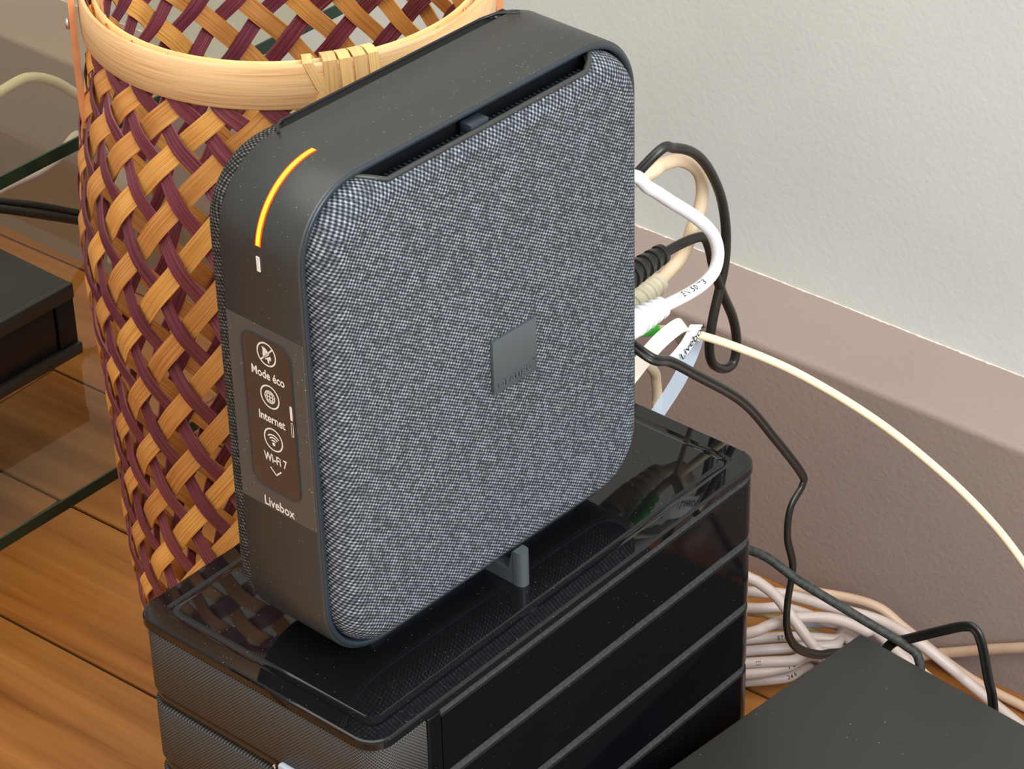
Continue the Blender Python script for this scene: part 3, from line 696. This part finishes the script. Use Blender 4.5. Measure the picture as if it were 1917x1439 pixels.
# ------------------------------------------------------------------ cables
CAB = {
 'black_loop': [(0.2413,-0.07,0.3711),(0.2459,-0.07,0.3729),(0.2581,-0.07,0.3703),(0.272,-0.07,0.3617),(0.2826,-0.07,0.349),(0.2913,-0.07,0.3315),(0.2952,-0.07,0.3137),(0.2949,-0.07,0.2976),(0.2914,-0.07,0.2856),(0.2867,-0.07,0.2713),(0.2846,-0.07,0.2583),(0.2872,-0.07,0.2485),(0.2956,-0.07,0.2413),(0.3028,-0.07,0.2411),(0.3049,-0.07,0.2509),(0.3017,-0.07,0.2652),(0.2934,-0.07,0.2824),(0.2872,-0.07,0.2972),(0.2835,-0.07,0.3098),(0.2796,-0.07,0.317),(0.2728,-0.07,0.3199),(0.2616,-0.07,0.3217),(0.2513,-0.07,0.3223)],
 'beige': [(0.254,-0.06,0.3562),(0.263,-0.06,0.3568),(0.2759,-0.06,0.353),(0.2872,-0.06,0.3435),(0.2911,-0.06,0.3333),(0.2894,-0.06,0.3235),(0.2839,-0.06,0.3153),(0.2784,-0.06,0.3057),(0.269,-0.06,0.3021),(0.2605,-0.06,0.2994)],
 'white': [(0.2262,-0.082,0.3698),(0.2404,-0.082,0.3571),(0.2568,-0.082,0.3424),(0.2689,-0.082,0.329),(0.2736,-0.082,0.3175),(0.2716,-0.082,0.3092),(0.2641,-0.082,0.3061),(0.2537,-0.082,0.306),(0.2409,-0.082,0.3075),(0.2347,-0.082,0.3084)],
 'fibre': [(0.2393,-0.075,0.2922),(0.2548,-0.08,0.2853),(0.2754,-0.092,0.2718),(0.2959,-0.112,0.255),(0.3174,-0.138,0.2306),(0.3347,-0.162,0.2041),(0.3456,-0.182,0.1811),(0.3531,-0.198,0.1587),(0.3543,-0.22,0.1336)],
 'twin': [(0.1973,-0.105,0.3119),(0.2115,-0.105,0.3023),(0.228,-0.105,0.2877),(0.2624,-0.105,0.2556),(0.2871,-0.105,0.2232),(0.3088,-0.105,0.1923),(0.3101,-0.105,0.1847),(0.3014,-0.105,0.177),(0.2997,-0.105,0.1614),(0.3048,-0.105,0.1415),(0.3016,-0.105,0.1216),(0.3024,-0.105,0.1053),(0.3108,-0.105,0.0898),(0.3281,-0.105,0.0747),(0.3418,-0.105,0.0671),(0.3606,-0.105,0.0542)],
 'dusty': [(0.2782,-0.1,0.164),(0.2832,-0.125,0.1547),(0.29,-0.15,0.1445),(0.296,-0.1736,0.1352)],
 'jump': [(0.298,-0.1651,0.1303),(0.298,-0.1739,0.1375),(0.298,-0.1901,0.1501),(0.298,-0.2021,0.1588),(0.298,-0.2076,0.1598),(0.298,-0.2116,0.1537),(0.298,-0.2163,0.1365),(0.298,-0.2194,0.1259)],
 'g1': [(0.3696,-0.0327,0.062),(0.3716,-0.038,0.06),(0.3729,-0.0489,0.055),(0.3727,-0.061,0.045),(0.3742,-0.0703,0.035),(0.3754,-0.0789,0.03)],
 'g2': [(0.3885,-0.0194,0.035),(0.3988,-0.0357,0.035),(0.4062,-0.0607,0.034),(0.4147,-0.0847,0.032),(0.414,-0.1082,0.03),(0.418,-0.1256,0.02),(0.4221,-0.1396,0.01)],
 'g3': [(0.3826,-0.0239,0.03),(0.3946,-0.0389,0.03),(0.4015,-0.061,0.028),(0.4122,-0.0836,0.025)],
 'g4': [(0.3619,-0.0393,0.034),(0.3718,-0.0453,0.036),(0.3832,-0.0537,0.038),(0.3955,-0.0682,0.037),(0.401,-0.0843,0.034),(0.4049,-0.0949,0.03)],
 'yel': [(0.3883,-0.0198,0.022),(0.3955,-0.0317,0.02),(0.4004,-0.0454,0.015),(0.4089,-0.0565,0.01)],
 'g5': [(0.3719,-0.0321,0.02),(0.3874,-0.0479,0.02),(0.4019,-0.0645,0.018),(0.4122,-0.0741,0.015)],
 'g6': [(0.3652,-0.0371,0.019),(0.3811,-0.0526,0.019),(0.3976,-0.0676,0.018),(0.4083,-0.0735,0.015)],
 'g7': [(0.3581,-0.0425,0.0185),(0.3732,-0.0583,0.0185),(0.3893,-0.0735,0.0185)],
 'g8': [(0.3557,-0.0444,0.014),(0.3718,-0.0561,0.014),(0.3894,-0.0703,0.014)],
 'g9': [(0.3589,-0.0422,0.006),(0.3733,-0.0553,0.006),(0.3916,-0.069,0.006)],
 'blue': [(0.4103,-0.0518,0.017),(0.4136,-0.063,0.017),(0.4153,-0.0785,0.017)],
 'wallc':[(0.4340,-0.1000,0.0050),(0.4384,-0.1187,0.0142),(0.4386,-0.1370,0.0251),(0.4388,-0.1541,0.0346),(0.4391,-0.1756,0.0463)],
 'tan':[(0.4250,-0.0700,0.0300),(0.4300,-0.0900,0.0200),(0.4340,-0.1120,0.0080),(0.4335,-0.1340,0.0040),(0.4328,-0.1607,0.0035),(0.4320,-0.1748,0.0035)],
 'leftwhite': [(0.2615,0.4,0.2345),(0.2766,0.4,0.2356),(0.2956,0.4,0.2361),(0.3134,0.4,0.2268),(0.3305,0.4,0.2098),(0.3442,0.4,0.1931)],
 'leftgrey': [(0.2934,0.45,0.1433),(0.3056,0.45,0.1448),(0.3195,0.45,0.1445),(0.3336,0.45,0.1438)],
 'leftblack': [(0.2973,0.46,0.139),(0.312,0.46,0.1306),(0.3382,0.46,0.1158),(0.365,0.46,0.0989),(0.3807,0.46,0.0891)],
 'leftblack2': [(0.2928,0.455,0.1373),(0.3075,0.455,0.1295),(0.3335,0.455,0.114),(0.3603,0.455,0.0978),(0.376,0.455,0.0883)],
 'pink': [(0.2689,-0.05,0.2469),(0.272,-0.05,0.2381),(0.2728,-0.05,0.229),(0.2713,-0.05,0.2167)],
}

def V(k): return [Vector(p) for p in CAB[k]]
def cable(name, label, cat, pts, r, mat, group=None, n=8, prof=None, up=Vector((0, 0, 1)), parts=None):
    P = catmull(pts, n)
    if not parts:
        o = tube(name, P, r, mat, None, 12, prof, up); tag(o, label, cat, group); return o, P
    root = thing(name, label, cat, tuple(P[0]), 0.0, group)
    o = tube('sheath', [p - P[0] for p in P], r, mat, root, 12, prof, up)
    return root, P
def boot(name, a, b, r0, r1, mat, root, ribs=5, ref=None):
    """ribbed strain relief from a to b (world), lathe"""
    a = Vector(a); b = Vector(b); d = b - a; ln = d.length; Q = d.to_track_quat('Z', 'Y'); n = 16; prof = [(r0, 0.0), (r0, ln * 0.35)]
    for k in range(ribs):
        t0 = 0.35 + 0.65 * k / ribs; t1 = 0.35 + 0.65 * (k + 1) / ribs; f = lambda t: r0 + (r1 - r0) * (t - 0.35) / 0.65
        prof += [(f(t0) * 0.84, ln * (t0 + 0.02)), (f(t0) * 0.84, ln * (t0 + (t1 - t0) * 0.4)), (f(t0), ln * (t0 + (t1 - t0) * 0.45)), (f(t1), ln * (t1 - 0.005))]
    o0 = root.location
    vs, fs = loft([[tuple(a + Q @ Vector((r * math.cos(2 * PI * k / n), r * math.sin(2 * PI * k / n), z)) - o0) for k in range(n)] for r, z in prof], cap0=True, cap1=True)
    return sharp(mesh_obj(name, vs, fs, mat, root), 35)
def plug(name, a, sx, sy, sz, mat, root):
    o0 = root.location; a = Vector(a) - o0
    return box(name, a.x, a.x + sx, a.y - sy / 2, a.y + sy / 2, a.z - sz / 2, a.z + sz / 2, mat, root, 0.0006)
REAR = lambda y, z: (0.1985 + 0.0 * y, y, z)          # router's port side
# black power lead with round strain relief
pts = [Vector((0.19, -0.022, 0.27)), Vector((0.207, -0.03, 0.30)), Vector((0.225, -0.055, 0.345))] + V('black_loop')[1:]
r_, P = cable('power_cable', 'thick black cable looping high beside the router and plugged into its side', 'cable', pts, 0.0022, M['black_pvc'], parts=True)
boot('strain_relief', (0.212, -0.0705, 0.3225), V('black_loop')[-1] + Vector((-0.0005, 0, 0.0005)), 0.0058, 0.0044, M['black_pvc'], r_, 5)
plug('plug', (0.1985, -0.0705, 0.3225), 0.014, 0.011, 0.011, M['black_pvc'], r_)
# beige network lead
pts = [Vector((0.19, -0.018, 0.27)), Vector((0.212, -0.026, 0.305)), Vector((0.235, -0.046, 0.345))] + V('beige')
r_, P = cable('network_cable', 'beige network cable curling behind the white one at the router', 'cable', pts, 0.0029, M['beige_pvc'], parts=True)
boot('boot', (0.222, -0.0640, 0.2985), V('beige')[-1] + Vector((0.001, 0, 0)), 0.0068, 0.0046, M['beige_boot'], r_, 4)
plug('plug', (0.1985, -0.0650, 0.2985), 0.024, 0.0115, 0.009, M['beige_boot'], r_)
# white network lead with printed sheath
pts = [Vector((0.192, -0.028, 0.285)), Vector((0.205, -0.05, 0.345)), Vector((0.2155, -0.0775, 0.3775))] + V('white')
r_, P = cable('network_cable', 'bright white network cable in a loop in front of the others, dark print on it', 'cable', pts, 0.0028, M['white_pvc'], parts=True)
boot('boot', (0.212, -0.0790, 0.3075), V('white')[-1] + Vector((0.001, 0, 0)), 0.0064, 0.0046, M['white_pvc'], r_, 4)
plug('plug', (0.1985, -0.0780, 0.3075), 0.014, 0.0115, 0.008, M['white_pvc'], r_)
tow = Vector((-0.62, -0.55, 0.55))
Pr = [p for p in P if p.z < 0.3165 and p.x > 0.232]
Pr = list(reversed([p - r_.location for p in Pr[2:]]))
text_on_path('lettering', 'EN 50173', 0.0036, Pr, int(len(Pr) * 0.34), M['ink'], r_, tow + Vector((0.0, 0.0, 0.55)), 0.0028)
# cream fibre lead with green tip
pts = [Vector((0.207, -0.074, 0.306))] + V('fibre') + [Vector((0.352, -0.25, 0.085)), Vector((0.345, -0.32, 0.03)), Vector((0.36, -0.42, 0.004)), Vector((0.37, -0.55, 0.003))]
r_, P = cable('fibre_cable', 'thin cream cable arching from the green tip away to the right', 'cable', pts, 0.0019, M['cream_pvc'], parts=True)
boot('green_tip', (0.2240, -0.0750, 0.3000), (0.2392, -0.0752, 0.2925), 0.0034, 0.0027, M['green'], r_, 3)
plug('plug', (0.1985, -0.0745, 0.3055), 0.030, 0.007, 0.008, M['green'], r_)
# cream tie with a name tag, round the fibre lead
tg = thing('cable_tag', 'small white name tag with black lettering, tied round the thin cream cable', 'tag', (0.2443, -0.088, 0.2959))
def tagparts():
    o0 = tg.location
    def rel(p): return Vector(p) - o0
    tape('band', catmull([rel((0.2020, -0.0875, 0.2880)), rel((0.2180, -0.0885, 0.2965)), rel((0.2280, -0.0890, 0.2998)), rel((0.2380, -0.0892, 0.3005)), rel((0.2440, -0.0880, 0.2965)), rel((0.2460, -0.0845, 0.2915)), rel((0.2475, -0.0800, 0.2850))], 8), 0.0068, 0.0008, M['tie'], tg, Vector((-0.2, -0.5, 0.84)))
    # tag: a printed slip hanging from the tie
    A, Bq, Cq, Dq = [Vector(p) for p in ((0.2440, -0.0905, 0.2985), (0.2529, -0.0900, 0.2938), (0.2338, -0.0905, 0.2823), (0.2235, -0.0910, 0.2895))]
    nrm = (Bq - A).cross(Dq - A).normalized()
    if nrm.y > 0: nrm = -nrm
    vs = []; n = 10
    for k in range(n + 1):
        t = k / n; bend = nrm * (0.0016 * math.sin(t * PI)); a = A.lerp(Dq, t) + bend; b = Bq.lerp(Cq, t) + bend
        vs += [a - o0, b - o0, b - o0 - nrm * 0.0003, a - o0 - nrm * 0.0003]
    fs = [(i * 4 + q, (i + 1) * 4 + q, (i + 1) * 4 + (q + 1) % 4, i * 4 + (q + 1) % 4) for i in range(n) for q in range(4)] + [(0, 1, 2, 3), (n * 4 + 3, n * 4 + 2, n * 4 + 1, n * 4)]
    sl = sharp(mesh_obj('name_slip', vs, fs, M['paper'], tg), 40)
    xd = ((A + Bq) - (Cq + Dq)).normalized(); yd = (A - Bq); yd = (yd - xd * yd.dot(xd)).normalized()
    org = Dq.lerp(Cq, 0.80).lerp(A.lerp(Bq, 0.80), 0.20) - o0 + nrm * 0.0023
    text_obj('lettering', 'Livebox', 0.0060, M['ink'], sl, org, xd, yd, 0.00004, fit=0.0186)
    tape('tail', catmull([rel((0.2745, -0.0710, 0.2700)), rel((0.2700, -0.0710, 0.2625)), rel((0.2610, -0.0710, 0.2530)), rel((0.2500, -0.0700, 0.2440)), rel((0.2420, -0.0690, 0.2380))], 6), 0.0062, 0.0005, M['tail'], tg, Vector((-0.62, -0.55, 0.55)))
    tape('tie_end', catmull([rel((0.2475, -0.0800, 0.2850)), rel((0.2580, -0.0760, 0.2800)), rel((0.2690, -0.0720, 0.2740)), rel((0.2745, -0.0710, 0.2695))], 6), 0.0056, 0.0007, M['tie'], tg, Vector((-0.62, -0.55, 0.55)))
tagparts()
def twin_prof(r):
    """figure-eight section of a twin flat cord"""
    return [(r * math.sin(t), r * 0.95 + r * math.cos(t)) for t in [-2.5 + 5.0 * k / 8 for k in range(9)]] + [(r * math.sin(t), -r * 0.95 + r * math.cos(t)) for t in [PI - 2.5 + 5.0 * k / 8 for k in range(9)]]
pts = [Vector((0.1995, -0.080, 0.318))] + V('twin') + [Vector((0.372, -0.110, 0.035)), Vector((0.385, -0.125, 0.0035)), Vector((0.390, -0.16, 0.003))]
cable('twin_cord', 'thin black twin cord dropping in a zigzag from the router past the ridged box', 'cord', pts, 0.0, M['black_pvc'], prof=twin_prof(0.00118), up=Vector((-0.62, -0.55, 0.55)))
pts = [Vector((0.255, -0.02, 0.12)), Vector((0.268, -0.06, 0.155))] + V('dusty') + [Vector((0.2968, -0.181, 0.1300)), Vector((0.2945, -0.1850, 0.112)), Vector((0.298, -0.196, 0.05)), Vector((0.31, -0.21, 0.0035))]
cable('power_cable', 'dusty black cord running straight from behind the ridged box to the flat box', 'cord', pts, 0.0022, M['dusty_pvc'])
pts = [Vector((0.2905, -0.158, 0.095)), Vector((0.2945, -0.1605, 0.118))] + V('jump') + [Vector((0.300, -0.2225, 0.095)), Vector((0.303, -0.226, 0.05)), Vector((0.310, -0.232, 0.006)), Vector((0.335, -0.24, 0.003))]
cable('twin_cord', 'black twin cord making an angular arch behind the flat matte box', 'cord', pts, 0.0, M['black_pvc'], prof=twin_prof(0.00122), up=Vector((-1, 0, 0.3)))
# grey network cables coiled on the floor behind the ridged box
GL = [('g1', 'grey_pvc', 0.0029, 'grey cable crossing over the top of the coil, slanting down to the right'),
      ('g2', 'grey_pvc', 0.0029, 'uppermost grey cable of the coil, bending away behind the flat box'),
      ('g3', 'grey_pvc', 0.0029, 'second grey cable from the top of the coil, against the wall'),
      ('g4', 'grey_pvc', 0.0029, 'grey cable arching over the middle of the coil below the black cord'),
      ('yel', 'yellow_pvc', 0.0022, 'yellowed cable half hidden between the grey cables'),
      ('g5', 'grey_pvc', 0.0029, 'fifth grey cable from the floor in the coil, dark print on it'),
      ('g6', 'grey_pvc', 0.0029, 'fourth grey cable from the floor in the coil, shiny'),
      ('g7', 'grey_pvc', 0.0029, 'third grey cable from the floor in the coil'),
      ('g8', 'grey_pvc', 0.0029, 'second grey cable from the floor in the coil'),
      ('g9', 'grey_pvc', 0.0029, 'lowest grey cable of the coil, lying on the wooden floor'),
      ('blue', 'blue_pvc', 0.0026, 'short bluish grey stretch of cable by the corner of the flat box'),
      ('wallc', 'tan_pvc', 0.0028, 'pinkish grey cable running along the wall foot at the right edge'),
      ('tan', 'tan_pvc', 0.0026, 'tan cable on the floor behind the flat box going right')]
EXT = {'g1': ((0.364, -0.014, 0.0685), (0.385, -0.13, 0.012)), 'g2': ((0.37, 0.05, 0.02), (0.41, -0.2, 0.003)), 'g3': ((0.365, 0.03, 0.02), (0.395, -0.18, 0.004)), 'g4': ((0.34, -0.005, 0.02), (0.385, -0.18, 0.006)),
       'yel': ((0.375, 0.02, 0.012), (0.40, -0.15, 0.004)), 'g5': ((0.345, 0.0, 0.014), (0.385, -0.17, 0.004)), 'g6': ((0.335, 0.0, 0.012), (0.375, -0.17, 0.004)), 'g7': ((0.33, -0.005, 0.012), (0.37, -0.16, 0.010)),
       'g8': ((0.325, -0.005, 0.010), (0.365, -0.15, 0.009)), 'g9': ((0.33, -0.005, 0.0030), (0.355, -0.15, 0.0030)), 'blue': ((0.395, -0.03, 0.014), (0.37, -0.18, 0.006)), 'wallc': ((0.40, -0.075, 0.003), None), 'tan': ((0.41, -0.03, 0.03), None)}
for k, m, r, lb in GL:
    pts = V(k); e = EXT[k]
    pts = [Vector(e[0])] + pts + ([Vector(e[1])] if e[1] else [])
    prnt = {'g5': ('STC', 0.34), 'g9': ('246', 0.5), 'g7': ('III', 0.30), 'g8': ('VG', 0.5)}.get(k)
    o, P = cable('network_cable', lb, 'cable', pts, r, M[m], 'network cables coiled on the floor', parts=bool(prnt))
    if prnt:
        Q = [p - o.location for p in P]; text_on_path('lettering', prnt[0], 0.0030, Q, int(len(Q) * prnt[1]), M['ink'], o, tow, r)
# cables at the far left behind the glass
cable('network_cable', 'blurred off white cable arching between the glass shelves at the far left', 'cable', V('leftwhite') + [Vector((0.352, 0.40, 0.15)), Vector((0.356, 0.42, 0.085))], 0.0029, M['beige_boot'])
cable('power_cable', 'upper black cord behind the glass stand at the far left', 'cord', [Vector((0.27, 0.46, 0.15))] + V('leftblack') + [Vector((0.395, 0.46, 0.0825))], 0.0024, M['black_pvc'])
cable('power_cable', 'lower black cord just under its twin behind the glass stand', 'cord', [Vector((0.26, 0.455, 0.148))] + V('leftblack2') + [Vector((0.39, 0.455, 0.0825))], 0.0026, M['black_pvc'])
cable('network_cable', 'short grey cable just below the upper glass edge at the far left', 'cable', [Vector((0.28, 0.45, 0.128))] + V('leftgrey') + [Vector((0.350, 0.45, 0.146)), Vector((0.372, 0.455, 0.150)), Vector((0.40, 0.46, 0.12)), Vector((0.41, 0.46, 0.083))], 0.0028, M['grey_pvc'])
cable('network_cable', 'pinkish beige cable hanging down close behind the router', 'cable', [Vector((0.215, -0.045, 0.295)), Vector((0.25, -0.048, 0.272))] + V('pink') + [Vector((0.272, -0.04, 0.15)), Vector((0.276, -0.02, 0.03)), Vector((0.28, 0.01, 0.004)), Vector((0.29, 0.04, 0.003))], 0.0024, M['beige_pvc'])
